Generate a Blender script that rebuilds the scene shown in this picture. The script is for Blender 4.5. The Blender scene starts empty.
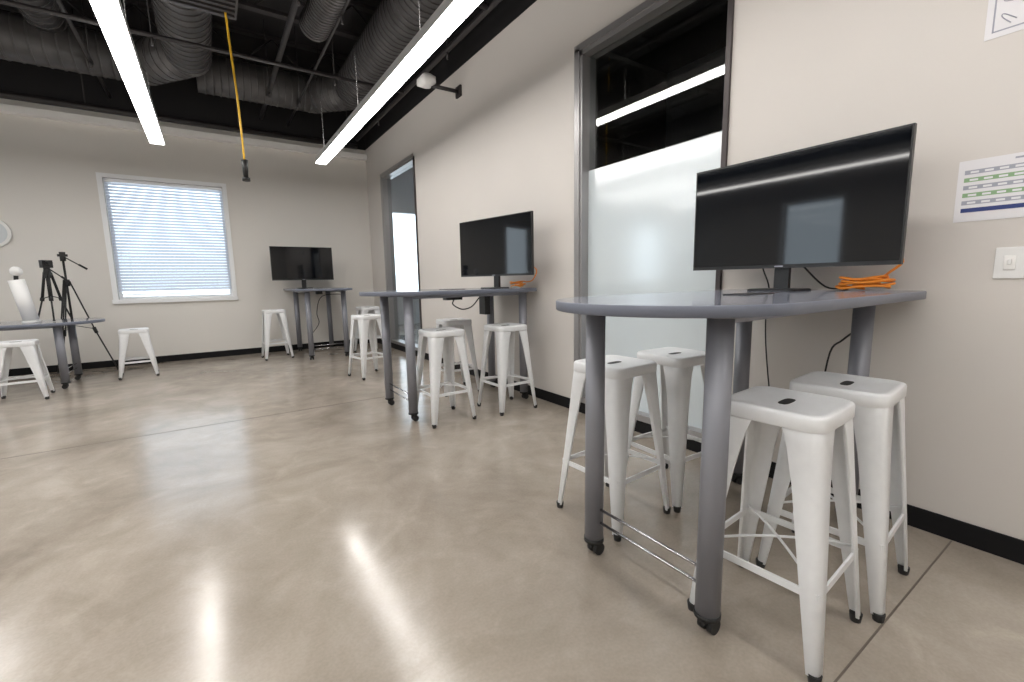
import bpy, bmesh, math, random
from mathutils import Vector, Matrix
random.seed(4)
C=bpy.context.scene.collection
# ---------------------------------------------------------------- materials
def mat(name,col,rough=.5,metal=0,spec=.5,noise=None,bump=None,coat=0,emit=None,estr=0):
    m=bpy.data.materials.new(name);m.use_nodes=True
    nt=m.node_tree;b=nt.nodes['Principled BSDF']
    b.inputs['Base Color'].default_value=(*col,1)
    b.inputs['Roughness'].default_value=rough;b.inputs['Metallic'].default_value=metal
    b.inputs['Specular IOR Level'].default_value=spec;b.inputs['Coat Weight'].default_value=coat
    if emit: b.inputs['Emission Color'].default_value=(*emit,1);b.inputs['Emission Strength'].default_value=estr
    if noise or bump:
        tc=nt.nodes.new('ShaderNodeTexCoord')
    if noise:
        sc,amt=noise
        n=nt.nodes.new('ShaderNodeTexNoise');n.inputs['Scale'].default_value=sc;n.inputs['Detail'].default_value=6
        nt.links.new(tc.outputs['Object'],n.inputs['Vector'])
        r=nt.nodes.new('ShaderNodeValToRGB')
        r.color_ramp.elements[0].position=.3;r.color_ramp.elements[1].position=.7
        r.color_ramp.elements[0].color=(*[c*(1-amt) for c in col],1);r.color_ramp.elements[1].color=(*[min(1,c*(1+amt)) for c in col],1)
        nt.links.new(n.outputs['Fac'],r.inputs['Fac']);nt.links.new(r.outputs['Color'],b.inputs['Base Color'])
    if bump:
        sc,st=bump
        n2=nt.nodes.new('ShaderNodeTexNoise');n2.inputs['Scale'].default_value=sc;n2.inputs['Detail'].default_value=4
        nt.links.new(tc.outputs['Object'],n2.inputs['Vector'])
        bp=nt.nodes.new('ShaderNodeBump');bp.inputs['Strength'].default_value=st;bp.inputs['Distance'].default_value=.01
        nt.links.new(n2.outputs['Fac'],bp.inputs['Height']);nt.links.new(bp.outputs['Normal'],b.inputs['Normal'])
    return m
def wallmat(name,col,zc=3.7):
    m=mat(name,col,.6,spec=.3)
    nt=m.node_tree;b=nt.nodes['Principled BSDF']
    g=nt.nodes.new('ShaderNodeNewGeometry');s=nt.nodes.new('ShaderNodeSeparateXYZ')
    nt.links.new(g.outputs['Position'],s.inputs[0])
    k=nt.nodes.new('ShaderNodeMath');k.operation='GREATER_THAN';k.inputs[1].default_value=zc
    nt.links.new(s.outputs['Z'],k.inputs[0])
    tc=nt.nodes.new('ShaderNodeTexCoord');n=nt.nodes.new('ShaderNodeTexNoise');n.inputs['Scale'].default_value=1.3
    nt.links.new(tc.outputs['Object'],n.inputs['Vector'])
    r=nt.nodes.new('ShaderNodeValToRGB');r.color_ramp.elements[0].color=(*[c*.97 for c in col],1);r.color_ramp.elements[1].color=(*[c*1.03 for c in col],1)
    nt.links.new(n.outputs['Fac'],r.inputs['Fac'])
    mx=nt.nodes.new('ShaderNodeMix');mx.data_type='RGBA';mx.inputs['B'].default_value=(.014,.013,.014,1)
    nt.links.new(k.outputs[0],mx.inputs['Factor']);nt.links.new(r.outputs['Color'],mx.inputs['A'])
    nt.links.new(mx.outputs['Result'],b.inputs['Base Color'])
    return m
def floormat():
    m=mat('polished_concrete',(.45,.38,.31),.2,spec=.65)
    nt=m.node_tree;b=nt.nodes['Principled BSDF'];L=nt.links
    tc=nt.nodes.new('ShaderNodeTexCoord')
    def noise(s,d,dist=0,ro=.5):
        n=nt.nodes.new('ShaderNodeTexNoise');n.inputs['Scale'].default_value=s;n.inputs['Detail'].default_value=d;n.inputs['Distortion'].default_value=dist;n.inputs['Roughness'].default_value=ro
        L.new(tc.outputs['Object'],n.inputs['Vector']);return n
    def ramp(src,p0,c0,p1,c1):
        r=nt.nodes.new('ShaderNodeValToRGB');e=r.color_ramp.elements
        e[0].position=p0;e[0].color=(*c0,1);e[1].position=p1;e[1].color=(*c1,1);L.new(src,r.inputs['Fac']);return r
    n1=noise(.8,10,.9,.6);n2=noise(3.2,12,.7,.65);n3=noise(90,3);n4=noise(1.7,10,2.2,.6)
    r1=ramp(n1.outputs['Fac'],.34,(.29,.250,.208),.66,(.44,.392,.34))
    r2=ramp(n2.outputs['Fac'],.32,(.86,.845,.82),.68,(1.08,1.07,1.06))
    r3=ramp(n3.outputs['Fac'],.35,(.95,.95,.95),.65,(1.03,1.03,1.03))
    r4=ramp(n4.outputs['Fac'],.55,(1,1,1),.70,(1.15,1.15,1.15))
    def mul(a,c):
        x=nt.nodes.new('ShaderNodeMix');x.data_type='RGBA';x.blend_type='MULTIPLY';x.inputs['Factor'].default_value=1
        L.new(a,x.inputs['A']);L.new(c,x.inputs['B']);return x.outputs['Result']
    c=mul(mul(mul(r1.outputs['Color'],r2.outputs['Color']),r3.outputs['Color']),r4.outputs['Color'])
    # a few small pale repair spots
    v=nt.nodes.new('ShaderNodeTexVoronoi');v.inputs['Scale'].default_value=.55
    dn=noise(9,3);ad=nt.nodes.new('ShaderNodeVectorMath');ad.operation='MULTIPLY_ADD';ad.inputs[1].default_value=(.12,.12,0)
    L.new(dn.outputs['Color'],ad.inputs[0]);L.new(tc.outputs['Object'],ad.inputs[2]);L.new(ad.outputs[0],v.inputs['Vector'])
    k=ramp(v.outputs['Distance'],.022,(1,1,1),.03,(0,0,0))
    x=nt.nodes.new('ShaderNodeMix');x.data_type='RGBA';x.inputs['B'].default_value=(.62,.57,.5,1)
    L.new(k.outputs['Color'],x.inputs['Factor']);L.new(c,x.inputs['A'])
    L.new(x.outputs['Result'],b.inputs['Base Color'])
    rr=ramp(n2.outputs['Fac'],.3,(.12,.12,.12),.72,(.24,.24,.24));L.new(rr.outputs['Color'],b.inputs['Roughness'])
    bp=nt.nodes.new('ShaderNodeBump');bp.inputs['Strength'].default_value=.06;bp.inputs['Distance'].default_value=.015
    L.new(n2.outputs['Fac'],bp.inputs['Height']);L.new(bp.outputs['Normal'],b.inputs['Normal'])
    return m
M={}
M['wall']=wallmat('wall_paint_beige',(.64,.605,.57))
M['wall2']=wallmat('wall_paint_brightened',(.74,.715,.675))  # same wall paint, extra brightness of the back wall put into its colour
M['trimw']=mat('soffit_white',(.88,.87,.85),.5)
M['floor']=floormat()
M['joint']=mat('floor_joint_filler',(.13,.105,.085),.7)
M['base']=mat('rubber_base_black',(.008,.008,.009),.6,spec=.2)
M['black']=mat('ceiling_black_paint',(.017,.015,.016),.7,noise=(3,.3))
M['blackpipe']=mat('black_painted_pipe',(.026,.023,.024),.45)
M['duct']=mat('duct_dark_grey',(.07,.066,.066),.45,metal=.15,noise=(6,.25))
M['alu']=mat('anodised_aluminium',(.36,.35,.35),.35,metal=.6)
M['alud']=mat('dark_bronze_frame',(.06,.05,.05),.4,metal=.4)
M['white']=mat('white_powder_coat',(.78,.79,.80),.32,spec=.5,noise=(30,.02))
M['whiteplastic']=mat('white_plastic',(.8,.8,.79),.4)
M['casing']=mat('window_casing_white',(.9,.91,.92),.4)
M['rubber']=mat('black_rubber',(.015,.015,.015),.6)
M['lam']=mat('grey_blue_laminate',(.22,.235,.29),.12,spec=.5,noise=(120,.06))
M['lamedge']=mat('laminate_edge',(.15,.165,.21),.35)
M['leg']=mat('table_leg_silver',(.25,.255,.285),.4,metal=.3)
M['rod']=mat('chrome_rod',(.6,.6,.62),.2,metal=1)
M['bezel']=mat('monitor_bezel',(.01,.01,.011),.35)
M['screen']=mat('monitor_screen',(.003,.004,.006),.045,spec=.5)
M['orange']=mat('orange_cable',(.9,.30,.03),.45)
M['yellow']=mat('yellow_cord',(.85,.5,.03),.5)
M['cable']=mat('black_cable',(.012,.012,.012),.5)
M['lens']=mat('led_diffuser',(.9,.9,.9),.5,emit=(1,.97,.935),estr=21)
M['upglow']=mat('added_uplight_glow',(.9,.9,.9),.5,emit=(1,.955,.90),estr=6)  # upward glow added to brighten the ducts and ceiling
M['lbody']=mat('luminaire_body',(.6,.6,.6),.4,metal=.1)
M['paper']=mat('paper_white',(.75,.74,.76),.7)
M['green']=mat('print_green',(.25,.4,.22),.7);M['navy']=mat('print_navy',(.03,.05,.18),.7);M['pgrey']=mat('print_grey',(.35,.36,.42),.7)
M['room2']=mat('adjacent_room_paint',(.6,.62,.65),.7);M['room1']=mat('adjacent_room_unlit_tone',(.12,.11,.10),.7);M['clock']=mat('clock_face',(.62,.66,.68),.3)  # room1: darkness of the unlit room is put into its wall colour
m=bpy.data.materials.new('blind_slat');m.use_nodes=True;nt=m.node_tree;b=nt.nodes['Principled BSDF'];b.inputs['Base Color'].default_value=(.72,.73,.77,1);b.inputs['Roughness'].default_value=.4
t=nt.nodes.new('ShaderNodeBsdfTranslucent');t.inputs['Color'].default_value=(.52,.56,.64,1);x=nt.nodes.new('ShaderNodeMixShader');x.inputs[0].default_value=.4
nt.links.new(b.outputs[0],x.inputs[1]);nt.links.new(t.outputs[0],x.inputs[2]);nt.links.new(x.outputs[0],nt.nodes['Material Output'].inputs[0]);M['slat']=m
def glass(name,tint):
    m=bpy.data.materials.new(name);m.use_nodes=True;nt=m.node_tree;nt.nodes.remove(nt.nodes['Principled BSDF'])
    tr=nt.nodes.new('ShaderNodeBsdfTransparent');tr.inputs[0].default_value=(*tint,1)
    gl=nt.nodes.new('ShaderNodeBsdfGlossy');gl.inputs['Roughness'].default_value=.01
    lw=nt.nodes.new('ShaderNodeLayerWeight');lw.inputs[0].default_value=.5
    p=nt.nodes.new('ShaderNodeMath');p.operation='POWER';p.inputs[1].default_value=4;nt.links.new(lw.outputs['Facing'],p.inputs[0])
    q=nt.nodes.new('ShaderNodeMath');q.operation='MULTIPLY_ADD';q.inputs[1].default_value=.85;q.inputs[2].default_value=.07;q.use_clamp=True;nt.links.new(p.outputs[0],q.inputs[0])
    x=nt.nodes.new('ShaderNodeMixShader')
    nt.links.new(q.outputs[0],x.inputs[0]);nt.links.new(tr.outputs[0],x.inputs[1]);nt.links.new(gl.outputs[0],x.inputs[2]);nt.links.new(x.outputs[0],nt.nodes['Material Output'].inputs[0]);return m
M['glass']=glass('clear_glass',(.92,.95,.95))
m=bpy.data.materials.new('frosted_film');m.use_nodes=True;nt=m.node_tree;b=nt.nodes['Principled BSDF'];b.inputs['Base Color'].default_value=(.68,.76,.80,1);b.inputs['Roughness'].default_value=.2;b.inputs['Specular IOR Level'].default_value=1.0
b.inputs['Coat Weight'].default_value=1;b.inputs['Coat Roughness'].default_value=.15;b.inputs['Coat IOR'].default_value=2.2
t=nt.nodes.new('ShaderNodeBsdfTranslucent');t.inputs['Color'].default_value=(.8,.88,.9,1);x=nt.nodes.new('ShaderNodeMixShader');x.inputs[0].default_value=.08
nt.links.new(b.outputs[0],x.inputs[1]);nt.links.new(t.outputs[0],x.inputs[2]);nt.links.new(x.outputs[0],nt.nodes['Material Output'].inputs[0]);M['frost']=m
# ---------------------------------------------------------------- mesh builder
class MB:
    def __init__(s): s.bm=bmesh.new();s.mats=[];s.M=Matrix.Identity(4)
    def mi(s,k):
        if k not in s.mats: s.mats.append(k)
        return s.mats.index(k)
    def v(s,p): return s.bm.verts.new(s.M@Vector(p))
    def f(s,vs,k,smooth=False):
        try: fc=s.bm.faces.new(vs)
        except ValueError: return
        fc.material_index=s.mi(k);fc.smooth=smooth
    def box(s,a,b,k):
        (x0,y0,z0),(x1,y1,z1)=a,b
        q=[s.v(p) for p in [(x0,y0,z0),(x1,y0,z0),(x1,y1,z0),(x0,y1,z0),(x0,y0,z1),(x1,y0,z1),(x1,y1,z1),(x0,y1,z1)]]
        for i in [(0,3,2,1),(4,5,6,7),(0,1,5,4),(1,2,6,5),(2,3,7,6),(3,0,4,7)]: s.f([q[j] for j in i],k)
    def loft(s,rings,k,smooth=True,cap0=True,cap1=True,closed=True,ks=None):
        R=[[s.v(p) for p in r] for r in rings];n=len(R[0])
        for a in range(len(R)-1):
            for i in range(n if closed else n-1):
                j=(i+1)%n;s.f([R[a][i],R[a][j],R[a+1][j],R[a+1][i]],ks[a] if ks else k,smooth)
        if cap0: s.f(list(reversed(R[0])),k)
        if cap1: s.f(R[-1],k)
    def cyl(s,p0,p1,r0,k,r1=None,n=16,caps=True):
        p0,p1=Vector(p0),Vector(p1);r1=r0 if r1 is None else r1
        d=(p1-p0).normalized();u=d.orthogonal().normalized();w=d.cross(u)
        rg=[[p+ (u*math.cos(2*math.pi*i/n)+w*math.sin(2*math.pi*i/n))*r for i in range(n)] for p,r in((p0,r0),(p1,r1))]
        s.loft(rg,k,True,caps,caps)
    def tube(s,pts,r,k,n=8):
        pts=[Vector(p) for p in pts]
        P=[]
        for i in range(len(pts)-1):
            a=pts[max(i-1,0)];b=pts[i];c=pts[i+1];d=pts[min(i+2,len(pts)-1)]
            for t in [0,.2,.4,.6,.8]:
                P.append(.5*((2*b)+(c-a)*t+(2*a-5*b+4*c-d)*t*t+(3*b-a-3*c+d)*t**3))
        P.append(pts[-1]);rg=[];u=None
        for i,p in enumerate(P):
            d=(P[min(i+1,len(P)-1)]-P[max(i-1,0)]).normalized()
            if u is None: u=d.orthogonal().normalized()
            u=(u-d*u.dot(d)).normalized();w=d.cross(u)
            rg.append([p+(u*math.cos(2*math.pi*j/n)+w*math.sin(2*math.pi*j/n))*r for j in range(n)])
        s.loft(rg,k)
    def sphere(s,c,r,k,n=16,sc=(1,1,1)):
        rg=[]
        for a in range(1,n//2):
            t=math.pi*a/(n//2);rg.append([(c[0]+r*sc[0]*math.sin(t)*math.cos(2*math.pi*i/n),c[1]+r*sc[1]*math.sin(t)*math.sin(2*math.pi*i/n),c[2]-r*sc[2]*math.cos(t)) for i in range(n)])
        s.loft(rg,k)
    def mesh(s,name):
        bmesh.ops.recalc_face_normals(s.bm,faces=s.bm.faces)
        me=bpy.data.meshes.new(name);s.bm.to_mesh(me);s.bm.free()
        for k in s.mats: me.materials.append(M[k])
        return me
    def obj(s,name,loc=(0,0,0),rz=0,bevel=0):
        o=bpy.data.objects.new(name,s.mesh(name));o.location=loc;o.rotation_euler[2]=rz;C.objects.link(o)
        if bevel:
            b=o.modifiers.new('bevel','BEVEL');b.width=bevel;b.segments=2;b.limit_method='ANGLE'
        return o
def simple(name,a,b,k,bevel=0):
    m=MB();m.box(a,b,k);return m.obj(name,bevel=bevel)
def wall(name,axis,t0,t1,a0,a1,z0,z1,holes,k):
    m=MB()
    def bx(p0,p1,q0,q1):
        if p1-p0<1e-4 or q1-q0<1e-4: return
        if axis=='x': m.box((t0,p0,q0),(t1,p1,q1),k)
        else: m.box((p0,t0,q0),(p1,t1,q1),k)
    cur=a0
    for h in sorted(holes):
        bx(cur,h[0],z0,z1);bx(h[0],h[1],z0,h[2]);bx(h[0],h[1],h[3],z1);cur=h[1]
    bx(cur,a1,z0,z1)
    return m.obj(name)
# ---------------------------------------------------------------- room shell
WX,BY,LX,FY,TOP=2.68,8.9,-6.5,-4.0,4.9
wr=[(1.60,2.92,.10,3.05),(6.5,8.0,.10,3.05)]
simple('floor',(LX-.2,FY-.2,-.1),(WX+5,BY+4,0),'floor')
simple('ceiling',(LX-.2,FY-.2,TOP),(WX+5,BY+4,TOP+.1),'black')
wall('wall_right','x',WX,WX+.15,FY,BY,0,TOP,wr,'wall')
bw=(-1.17,.30,1.01,2.79);bw2=(-6.2,-4.85,1.01,2.79)
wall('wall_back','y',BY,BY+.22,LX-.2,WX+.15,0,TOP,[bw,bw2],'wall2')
lw=[(4.1,5.3,1.0,2.85)]
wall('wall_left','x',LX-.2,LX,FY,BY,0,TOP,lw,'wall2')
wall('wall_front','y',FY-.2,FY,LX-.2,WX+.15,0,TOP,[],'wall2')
for nm,a,b in [('baseboard_right',(WX-.012,FY,0),(WX,BY,.1)),('baseboard_back',(LX,BY-.012,0),(WX-.012,BY,.1)),('baseboard_left',(LX,FY,0),(LX+.012,BY-.012,.1)),('baseboard_front',(LX,FY,0),(WX-.012,FY+.012,.1))]:
    simple(nm,a,b,'base',.002)
simple('trim_1',(LX,BY-.1,3.5),(WX,BY,3.6),'trimw',.004)
for i,(a,b) in enumerate([((LX,.437,0),(WX-.02,.443,.0012)),((LX,4.547,0),(WX-.02,4.553,.0012)),((LX,8.55,0),(WX-.02,8.556,.0012)),((-2.6,FY,0),(-2.594,BY,.0012))]):
    simple('trim_floor_joint_%d'%(i+1),a,b,'joint')
# adjacent rooms behind the glazing
wall('wall_adjacent_east','x',7.3,7.5,FY,BY+3.5,0,TOP,[(6.4,8.6,.8,3.0)],'room2')
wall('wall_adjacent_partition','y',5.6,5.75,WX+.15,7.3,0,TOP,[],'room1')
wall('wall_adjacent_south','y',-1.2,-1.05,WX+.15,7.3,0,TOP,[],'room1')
wall('wall_adjacent_north','y',BY+3.3,BY+3.5,WX,7.3,0,TOP,[(4.0,5.2,.9,3.1),(5.5,6.6,.9,3.1)],'room2')
wall('wall_adjacent_west','x',WX,WX+.15,BY+.22,BY+3.3,0,TOP,[],'room2')
def glazing(i,y0,y1,z0,z1,film):
    m=MB();xa,xb=WX-.02,WX+.13;w=.055
    m.box((xa,y0,z0),(xb,y0+.03,z1),'alud')
    m.box((xa,y1-w,z0),(xb,y1,z1),'alu');m.box((xa-.012,y1-w*.55,z0),(xa,y1+.03,z1),'alu')
    m.box((xa,y0,z1-w),(xb,y1,z1),'alu');m.box((xa-.012,y0,z1-.02),(xa,y1+.03,z1+.03),'alu')
    m.box((xa,y0,z0),(xb,y1,z0+.05),'alu')
    g=WX+.06
    m.box((g,y0+.03,z0+.05),(g+.008,y1-w,z1-w),'glass')
    if film: m.box((g-.004,y0+.03,z0+.05),(g-.001,y1-w,2.10),'frost')
    return m.obj('window_%d'%i)
glazing(1,*wr[0],True);glazing(2,*wr[1],False)
def ext_window(i,axis,t,a0,a1,z0,z1,blinds=True):
    m=MB();w=a1-a0;c=.06
    m.box((-c,-.02,-c),(0,.02,z1-z0+c),'casing');m.box((w,-.02,-c),(w+c,.02,z1-z0+c),'casing')
    m.box((0,-.02,z1-z0),(w,.02,z1-z0+c),'casing');m.box((-c-.01,-.045,-c),(w+c+.01,.02,0),'casing')
    for a,b in [((0,.1,0),(.04,.15,z1-z0)),((w-.04,.1,0),(w,.15,z1-z0)),((.04,.1,0),(w-.04,.15,.04)),((.04,.1,z1-z0-.04),(w-.04,.15,z1-z0))]: m.box(a,b,'casing')
    m.box((.04,.12,.04),(w-.04,.126,z1-z0-.04),'glass')
    if blinds:
        m.box((.01,.02,z1-z0-.05),(w-.01,.07,z1-z0-.005),'casing')
        z=z1-z0-.075
        while z>.10:
            an=math.radians(52);hy=.0275*math.cos(an);hz=.0275*math.sin(an)
            q=[m.v(p) for p in [(.012,.045-hy,z-hz),(w-.012,.045-hy,z-hz),(w-.012,.045+hy,z+hz),(.012,.045+hy,z+hz)]]
            m.f(q,'slat');z-=.046
        m.box((.012,.033,.06),(w-.012,.057,.08),'casing')
        for xx in (.2,w/2,w-.2): m.cyl((xx,.02,.07),(xx,.02,z1-z0-.05),.0015,'casing',n=5)
        m.cyl((.1,.012,.6),(.1,.012,z1-z0-.05),.003,'casing',n=6)
    o=m.obj('window_%d'%i)
    if axis=='y': o.location=(a0,t,z0)
    else: o.location=(t,a0,z0);o.rotation_euler[2]=math.pi/2
    return o
ext_window(3,'y',BY,*bw)
ext_window(4,'x',LX,*lw[0],False);ext_window(5,'y',BY,*bw2,False)
# ---------------------------------------------------------------- bar stools
def rsq(h,r,z,n=5):
    pts=[]
    for cx,cy,a0 in ((h-r,h-r,0),(-h+r,h-r,90),(-h+r,-h+r,180),(h-r,-h+r,270)):
        for i in range(n+1):
            a=math.radians(a0+90*i/n);pts.append((cx+r*math.cos(a),cy+r*math.sin(a),z))
    return pts
def stool_mesh(hs):
    m=MB();s=.158
    m.loft([rsq(s-.006,.045,hs-.05),rsq(s,.05,hs-.048),rsq(s,.05,hs-.012),rsq(s-.004,.048,hs-.003),rsq(s-.012,.045,hs),rsq(s-.022,.04,hs-.001),rsq(s-.032,.035,hs-.006),rsq(.05,.02,hs-.008)],'white',True,True,True)
    m.loft([[(x*1.0,y*.38,z) for x,y,z in rsq(.045,.03,hs-.0075)],[(x,y*.38,z) for x,y,z in rsq(.045,.03,hs-.0062)]],'rubber',False)  # dark plate painted in for the shaded handle hole, not a rubber part
    b=.207;tp=.150
    def corner(sx,sy,z,c,w,t):
        r=min(.03,w*.5);o=[(c-w,c)]
        for i in range(5):
            a=math.radians(90-90*i/4);o.append((c-r+r*math.cos(a),c-r+r*math.sin(a)))
        o+=[(c,c-w),(c-t,c-w)]
        ri=max(r-t,.002)
        for i in range(5):
            a=math.radians(90*i/4);o.append((c-t-ri+ri*math.cos(a),c-t-ri+ri*math.sin(a)))
        o.append((c-w,c-t))
        return [(sx*x,sy*y,z) for x,y in o]
    lev=[(hs-.03,tp,.112),(hs-.10,tp+(b-tp)*.10,.094),(hs-.22,tp+(b-tp)*.26,.078),(hs*.45,tp+(b-tp)*.57,.062),(.022,b,.034)]
    for sx in (1,-1):
        for sy in (1,-1):
            m.loft([corner(sx,sy,z,c,w,.010) for z,c,w in lev],'white',True)
            c=b-.014
            m.cyl((sx*c,sy*c,0),(sx*c,sy*c,.03),.016,'rubber',r1=.02,n=10)
    zr=hs*.33;cr=tp+(b-tp)*.69-.008
    for sgn in (1,-1):
        m.box((-cr,sgn*cr-.004,zr-.012),(cr,sgn*cr+.004,zr+.012),'white')
        m.box((sgn*cr-.004,-cr,zr-.012),(sgn*cr+.004,cr,zr+.012),'white')
    cb=cr-.01
    for sx in (1,-1):
        m.tube([(-cb*sx,-cb,zr+.02),(-cb*.5*sx,-cb*.5,zr+.035),(0,0,zr+.04),(cb*.5*sx,cb*.5,zr+.035),(cb*sx,cb,zr+.02)],.005,'white',6)
    return m.mesh('stool_mesh')
tall=stool_mesh(.79);low=stool_mesh(.64)
def stool(x,y,r,low_=False):
    o=bpy.data.objects.new('low_metal_stool' if low_ else 'metal_bar_stool',low if low_ else tall);o.location=(x,y,0);o.rotation_euler[2]=math.radians(r);C.objects.link(o)
    b=o.modifiers.new('bevel','BEVEL');b.width=.0015;b.segments=1;b.limit_method='ANGLE'
for p in [(1.555,.68,4),(2.0,.665,5),(1.635,1.52,3),(2.09,1.50,-2),(1.61,3.49,2),(2.24,3.44,2),(2.15,4.33,-4),(1.62,5.73,12),(.81,8.13,3),(2.2,7.7,6)]: stool(*p)
for p in [(-.91,7.75,5),(-1.80,6.93,5),(-2.5,7.0,-5)]: stool(*p,True)
# ---------------------------------------------------------------- tables
def table(name,loc,rz,zt,L,hw,lx=(-.22,-1.36),ly=.27):
    m=MB();r=hw
    def outl(h,z,ins=0):
        pts=[];rr=.07;H=h-ins
        for i in range(7):
            a=math.radians(90*i/6);pts.append((-rr-ins+rr*math.cos(a),H-rr+rr*math.sin(a),z))
        for i in range(33):
            a=math.radians(90+180*i/32);pts.append((-(L-h)+H*math.cos(a)*1.0,H*math.sin(a),z))
        for i in range(7):
            a=math.radians(-90+90*i/6);pts.append((-rr-ins+rr*math.cos(a),-H+rr+rr*math.sin(a),z))
        return pts
    m.loft([outl(hw,zt-.036,.004),outl(hw,zt-.033),outl(hw,zt-.004),outl(hw,zt,.003)],'lam',True,True,True,ks=['lamedge','lamedge','lamedge'])
    for x in lx:
        for y in (-ly,ly):
            m.cyl((x,y,.075),(x,y,zt-.036),.04,'leg',n=28)
            m.cyl((x,y,.062),(x,y,.078),.043,'rubber',n=24)
            m.cyl((x,y,zt-.045),(x,y,zt-.036),.06,'leg',n=24)
            m.cyl((x,y,.04),(x,y,.065),.014,'rubber',n=10)
            for s in (-1,1): m.cyl((x+.012,y+s*.007,.026),(x+.012,y+s*.027,.026),.026,'rubber',n=18)
            m.box((x-.02,y-.006,.03),(x+.03,y+.006,.056),'rubber')
    for z in (.16,.22): m.cyl((lx[1],-ly,z),(lx[1],ly,z),.006,'rod',n=8)
    for y in (-ly,ly): m.box((lx[1],y-.015,zt-.066),(lx[0],y+.015,zt-.037),'leg')
    m.box((lx[0]-.02,-ly,zt-.066),(lx[0]+.02,ly,zt-.037),'leg')
    m.box((-.85,-.07,zt),(-.62,.03,zt+.004),'bezel');m.box((-.82,-.06,zt-.1),(-.65,.02,zt-.037),'bezel')
    return m.obj(name,loc,rz)
table('bar_height_table',(2.655,1.04,0),0,1.12,1.663,.44)
table('bar_height_table',(2.655,3.89,0),0,1.12,1.593,.44,lx=(-.115,-1.295),ly=.31)
table('bar_height_table',(1.5,8.88,0),math.pi/2,1.12,1.67,.44)
table('low_table',(-2.95,7.65,0),math.pi,.80,1.78,.46,lx=(-.25,-1.40),ly=.31)
# ---------------------------------------------------------------- monitors (face local -x)
def monitor(loc,rz,zb,w=.97,h=.56):
    m=MB()
    m.box((-.012,-w/2,zb),(.012,w/2,zb+h),'bezel');m.box((.012,-w*.33,zb+.05),(.045,w*.33,zb+h*.75),'bezel')
    m.box((-.0145,-w/2+.008,zb+.018),(-.0121,w/2-.008,zb+h-.008),'screen')
    m.box((.02,-.035,.012),(.045,.035,zb+.15),'bezel')
    m.loft([[(x*1.1+.0,y*1.3,z) for x,y,z in rsq(.09,.02,.0)],[(x*1.1,y*1.3,z) for x,y,z in rsq(.09,.02,.008)],[(x*1.1,y*1.3,z) for x,y,z in rsq(.085,.02,.012)]],'bezel',False)
    m.box((-.016,-.02,zb+.006),(-.0125,.02,zb+.012),'pgrey')
    return m.obj('computer_monitor',loc,rz)
monitor((2.41,1.13,1.1205),0,.115)
monitor((2.32,3.74,1.1205),math.radians(10),.12,w=1.04)
monitor((1.34,8.38,1.1205),math.radians(90),.14)
# ---------------------------------------------------------------- cables
def cable(name,pts,r,k): m=MB();m.tube(pts,r,k);return m.obj(name)
def coil(name,c,rad,k,n=5,tail=None):
    m=MB();pts=[]
    for j in range(n*10):
        a=2*math.pi*j/10;q=rad*(1+.22*math.sin(j*.37)+.1*math.sin(j*1.3))
        pts.append((c[0]+q*math.cos(a)*.75+.01*math.sin(j*.5),c[1]+q*math.sin(a)*1.1+.02*math.cos(j*.21),c[2]+.008+.05*j/(n*10)+.012*abs(math.sin(j*.8))))
    if tail: pts+=tail
    m.tube(pts,.0055,k);return m.obj(name)
coil('orange_cable_coil',(2.52,.80,1.12),.08,'orange',6,[(2.52,.72,1.2),(2.54,.68,1.26),(2.50,.80,1.3)])
coil('orange_cable_coil',(2.5,3.60,1.12),.07,'orange',4,[(2.55,3.42,1.2),(2.55,3.37,1.3),(2.47,3.52,1.38)])
cable('power_cable',[(2.46,1.27,1.35),(2.56,1.29,1.24),(2.664,1.30,1.12),(2.666,1.31,.95),(2.655,1.29,.75),(2.66,1.25,.45)],.004,'cable')
cable('power_cable',[(2.46,1.05,1.25),(2.56,.98,1.14),(2.664,.92,1.12),(2.655,.85,1.06),(2.62,.84,.95),(2.55,.88,.88),(2.6,.95,.8),(2.655,1.0,.5)],.0045,'cable')
cable('power_cable',[(1.93,3.85,1.03),(1.9,3.83,.98),(1.98,3.80,.93),(2.1,3.82,.95),(2.2,3.85,1.03)],.006,'cable')
cable('power_cable',[(2.0,8.3,1.0),(1.6,8.3,.98),(1.5,8.35,.7),(1.55,8.5,.5),(1.5,8.85,.3)],.006,'cable')
simple('power_strip',(2.25,3.82,.86),(2.31,3.94,1.083),'bezel',.004)
# ---------------------------------------------------------------- linear lights
def linear(x,y0,y1,z):
    m=MB();w=.075
    m.box((x-w,y0,z+.012),(x+w,y1,z+.085),'lbody')
    m.box((x-w+.004,y0+.004,z),(x+w-.004,y1-.004,z+.012),'lens')
    m.box((x-w+.01,y0+.01,z+.085),(x+w-.01,y1-.01,z+.09),'upglow')  # added glowing strip on the top face, throws light up
    m.box((x-w-.002,y1,z+.0),(x+w+.002,y1+.006,z+.087),'trimw')
    y=y1-.3
    while y>y0: m.cyl((x,y,z+.08),(x,y,TOP),.002,'rod',n=5);y-=1.8
    return m.obj('linear_pendant_light')
for x in (1.56,-.40,-2.36,-4.32): linear(x,-3.2,7.45,3.0)
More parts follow.
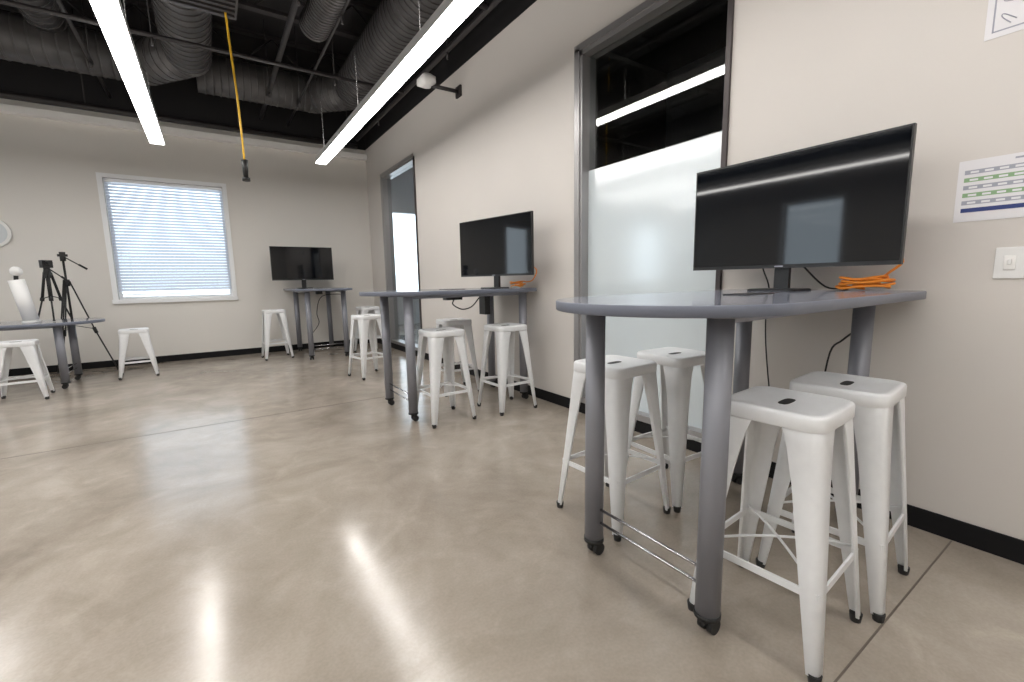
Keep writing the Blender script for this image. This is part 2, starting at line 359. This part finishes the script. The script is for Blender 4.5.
# ---------------------------------------------------------------- ceiling services
m=MB()
def duct(pts,r,k='duct',rib=.12):
    pts=[Vector(p) for p in pts]
    for a,b in zip(pts,pts[1:]):
        L=(b-a).length;d=(b-a).normalized();m.cyl(a,b,r,k,n=28);t=.05
        while t<L-.02: m.cyl(a+d*t,a+d*(t+.018),r+.008,k,n=28);t+=rib
    for p in pts[1:-1]: m.sphere(p,r+.004,k,24)
duct([(.02,FY+.05,4.08),(.02,7.2,4.08),(-.45,7.8,4.08),(-5.5,7.8,4.08)],.25)
duct([(2.05,FY+.05,4.12),(2.05,7.4,4.12),(1.6,7.85,4.12),(.1,7.85,4.12)],.25,rib=.09)
duct([(2.05,3.4,4.12),(1.3,4.2,4.05),(1.2,5.6,4.0)],.15,rib=.05)
duct([(-1.3,2.6,4.3),(-1.3,7.6,4.3)],.18,'duct')
duct([(-2.9,1.0,4.2),(-2.9,7.6,4.2)],.25,'duct',.09)
m.box((-.12,4.5,3.62),(.42,5.1,3.9),'duct')
for i in range(7): m.box((-.10,4.53+i*.08,3.60),(.40,4.56+i*.08,3.62),'blackpipe')
m.obj('ceiling_ductwork')
m=MB()
for y in [-2.5,-1,.5,2,3.5,5,6.5,8]:
    m.box((LX,y-.05,4.85),(WX,y+.05,4.895),'blackpipe');m.box((LX,y-.05,4.46),(WX,y+.05,4.50),'blackpipe')
    x=LX;up=True
    while x<WX-.4: m.cyl((x,y,4.48 if up else 4.86),(x+.4,y,4.86 if up else 4.48),.014,'blackpipe',n=6);x+=.4;up=not up
m.obj('ceiling_joists')
m=MB();m.cyl((LX,8.62,3.66),(2.45,8.62,3.66),.045,'blackpipe')
for x in (-3,-1.2,.6,2.3): m.cyl((x,8.62,3.66),(x,8.62,4.9),.008,'blackpipe',n=6)
for i,(a,b,r) in enumerate([((2.45,FY+.1,3.78),(2.45,8.6,3.78),.03),((LX,6.1,3.74),(2.4,6.1,3.74),.022),((LX,3.9,3.76),(2.4,3.9,3.76),.03),((.95,FY+.1,3.95),(.95,8.8,3.95),.03),((-.95,FY+.1,3.9),(-.95,8.8,3.9),.02),((1.35,FY+.1,3.9),(1.35,8.8,3.9),.015)]):
    m.cyl(a,b,r,'blackpipe')
    a,b=Vector(a),Vector(b);n=5
    for j in range(n):
        p=a.lerp(b,(j+.5)/n);m.cyl(p,(p.x,p.y,4.9),.006,'blackpipe',n=5);m.cyl(p-Vector((0,0,.1)),p,.012,'blackpipe',n=8)
m.obj('ceiling_sprinkler_pipes')
m=MB();m.cyl((2.35,5.1,3.47),(2.68,5.02,3.44),.022,'blackpipe');m.box((2.655,4.96,3.38),(2.68,5.08,3.5),'blackpipe')
m.loft([[(x*1.0+2.3,y*1.3+5.12,z) for x,y,z in rsq(h,.03,z0)] for h,z0 in ((.04,3.45),(.085,3.48),(.085,3.54),(.05,3.58))],'whiteplastic')
m.obj('wall_speaker')
m=MB();m.tube([(.30,5.0,4.7),(.32,5.0,4.0),(.34,5.01,3.4),(.36,4.99,2.9),(.37,5.0,2.35)],.009,'yellow')
m.cyl((.37,5.0,2.2),(.37,5.0,2.36),.02,'cable',r1=.03,n=12);m.cyl((.37,5.0,2.17),(.37,5.0,2.2),.034,'cable',n=14);m.obj('hanging_extension_cord')
# ---------------------------------------------------------------- wall items (right)
m=MB();m.box((WX-.007,.335,1.17),(WX,.42,1.295),'whiteplastic');m.box((WX-.011,.361,1.205),(WX-.006,.394,1.262),'trimw');m.box((WX-.02,.372,1.225),(WX-.01,.383,1.247),'whiteplastic')
m.obj('light_switch',bevel=.002)
m=MB();x=WX-.002
m.box((x,.05,1.41),(WX,.56,1.66),'paper')
for (y0,y1) in ((.32,.54),(.07,.29)):
    for i in range(6):
        z=1.62-.031*i;kk='navy' if i==5 else ('green' if i in(1,3) else 'pgrey')
        m.box((x-.001,y0,z-.017),(x,y1,z),kk)
        if i<5:
            for j in range(5): m.box((x-.0015,y0+.01+j*.042,z-.013),(x-.001,y0+.035+j*.042,z-.005),'paper')
m.box((x-.001,.08,1.64),(x,.4,1.647),'pgrey');m.obj('printed_schedule_poster')
m=MB();m.box((x,.06,2.12),(WX,.53,2.60),'paper')
for (a0,a1,b0,b1) in ((.08,.51,2.14,2.145),(.08,.51,2.575,2.58),(.505,.51,2.14,2.58),(.08,.085,2.14,2.58)): m.box((x-.001,a0,b0),(x,a1,b1),'pgrey')
for a in range(6):
    for b_ in range(5):
        yy=.12+.065*a;zz=2.17+.08*b_;m.tube([(x-.001,yy,zz),(x-.001,yy+.035,zz+.03),(x-.001,yy+.04,zz+(.01*((a+b_)%3))),(x-.001,yy+.015,zz-.01)],.0018,'pgrey',5)
m.obj('sketch_paper_sheet')
m=MB();c=(-2.37,BY,1.95)
m.cyl((c[0],BY,c[2]),(c[0],BY-.04,c[2]),.2,'whiteplastic',n=40);m.cyl((c[0],BY-.041,c[2]),(c[0],BY-.044,c[2]),.165,'clock',n=40)
m.box((c[0]-.005,BY-.05,c[2]),(c[0]+.005,BY-.046,c[2]+.12),'rubber');m.box((c[0],BY-.05,c[2]-.005),(c[0]+.08,BY-.046,c[2]+.005),'rubber');m.obj('wall_clock')
def tripod(name,loc,h,rad,rz,cam):
    m=MB();top=h-.16;hub=h*.72
    for i in range(3):
        a=2*math.pi*i/3;d=Vector((math.cos(a),math.sin(a),0))
        t=d*.03+Vector((0,0,hub+.04));k=d*(rad*.55)+Vector((0,0,hub*.47));e=d*rad+Vector((0,0,.012))
        w=Vector((-d.y,d.x,0))*.012
        m.cyl(t+w,k+w,.008,'cable',n=8);m.cyl(t-w,k-w,.008,'cable',n=8);m.cyl(k,e,.009,'cable',n=8);m.cyl(k+(t-k)*.08,k-(t-k)*.04,.021,'cable',n=8)
        m.sphere(e,.014,'rubber',8);m.cyl(d*(rad*.5)+Vector((0,0,hub*.5)),(0,0,hub*.55),.005,'cable',n=6)
    m.cyl((0,0,hub*.5),(0,0,top),.013,'cable',n=10);m.cyl((0,0,hub-.03),(0,0,hub+.06),.035,'cable',n=12)
    m.cyl((0,0,top-.02),(0,0,top+.04),.03,'cable',n=12);m.box((-.05,-.03,top+.04),(.05,.03,top+.07),'cable')
    m.cyl((.02,0,top+.03),(.22,.05,top-.12),.007,'cable',n=8);m.cyl((.15,.03,top-.065),(.23,.055,top-.125),.013,'rubber',n=8)
    if cam:
        m.box((-.05,-.03,top+.07),(.05,.03,top+.13),'bezel');m.cyl((0,-.03,top+.1),(0,-.08,top+.1),.025,'bezel',n=16)
    else:
        m.box((-.03,-.02,top+.07),(.03,.02,top+.1),'cable')
    return m.obj(name,loc,rz)
tripod('camera_tripod',(-1.62,8.42,0),1.74,.40,math.radians(15),False)
tripod('tabletop_tripod',(-1.62,7.62,.8045),.76,.17,math.radians(40),True)
m=MB();m.cyl((0,0,0),(0,0,.02),.08,'whiteplastic',n=24);m.cyl((-.0,0,.02),(-.07,0,.50),.068,'whiteplastic',r1=.070,n=24);m.sphere((-.06,0,.60),.055,'whiteplastic',20);m.cyl((-.07,0,.5),(-.065,0,.56),.02,'cable',n=10)
m.obj('white_studio_lamp',(-1.79,7.5,.801))
# ---------------------------------------------------------------- camera, world
w=bpy.data.worlds.new('sky');bpy.context.scene.world=w;w.use_nodes=True
bg=w.node_tree.nodes['Background'];bg.inputs[0].default_value=(.82,.90,1,1);bg.inputs[1].default_value=4.6
cam=bpy.data.cameras.new('camera');cam.lens=15.57;cam.sensor_width=36;cam.clip_start=.05
co=bpy.data.objects.new('camera',cam);C.objects.link(co);bpy.context.scene.camera=co
yaw,pit,rol=math.radians(33.89),math.radians(7.85),math.radians(-1.03)
F=Vector((math.sin(yaw)*math.cos(pit),math.cos(yaw)*math.cos(pit),-math.sin(pit)));R=Vector((math.cos(yaw),-math.sin(yaw),0));U=R.cross(F)
R2=R*math.cos(rol)+U*math.sin(rol);U2=-R*math.sin(rol)+U*math.cos(rol)
mt=Matrix((R2,U2,-F)).transposed().to_4x4();mt.translation=(0,0,1.2);co.matrix_world=mt
vs=bpy.context.scene.view_settings;vs.view_transform='Standard';vs.look='None';vs.exposure=0.05
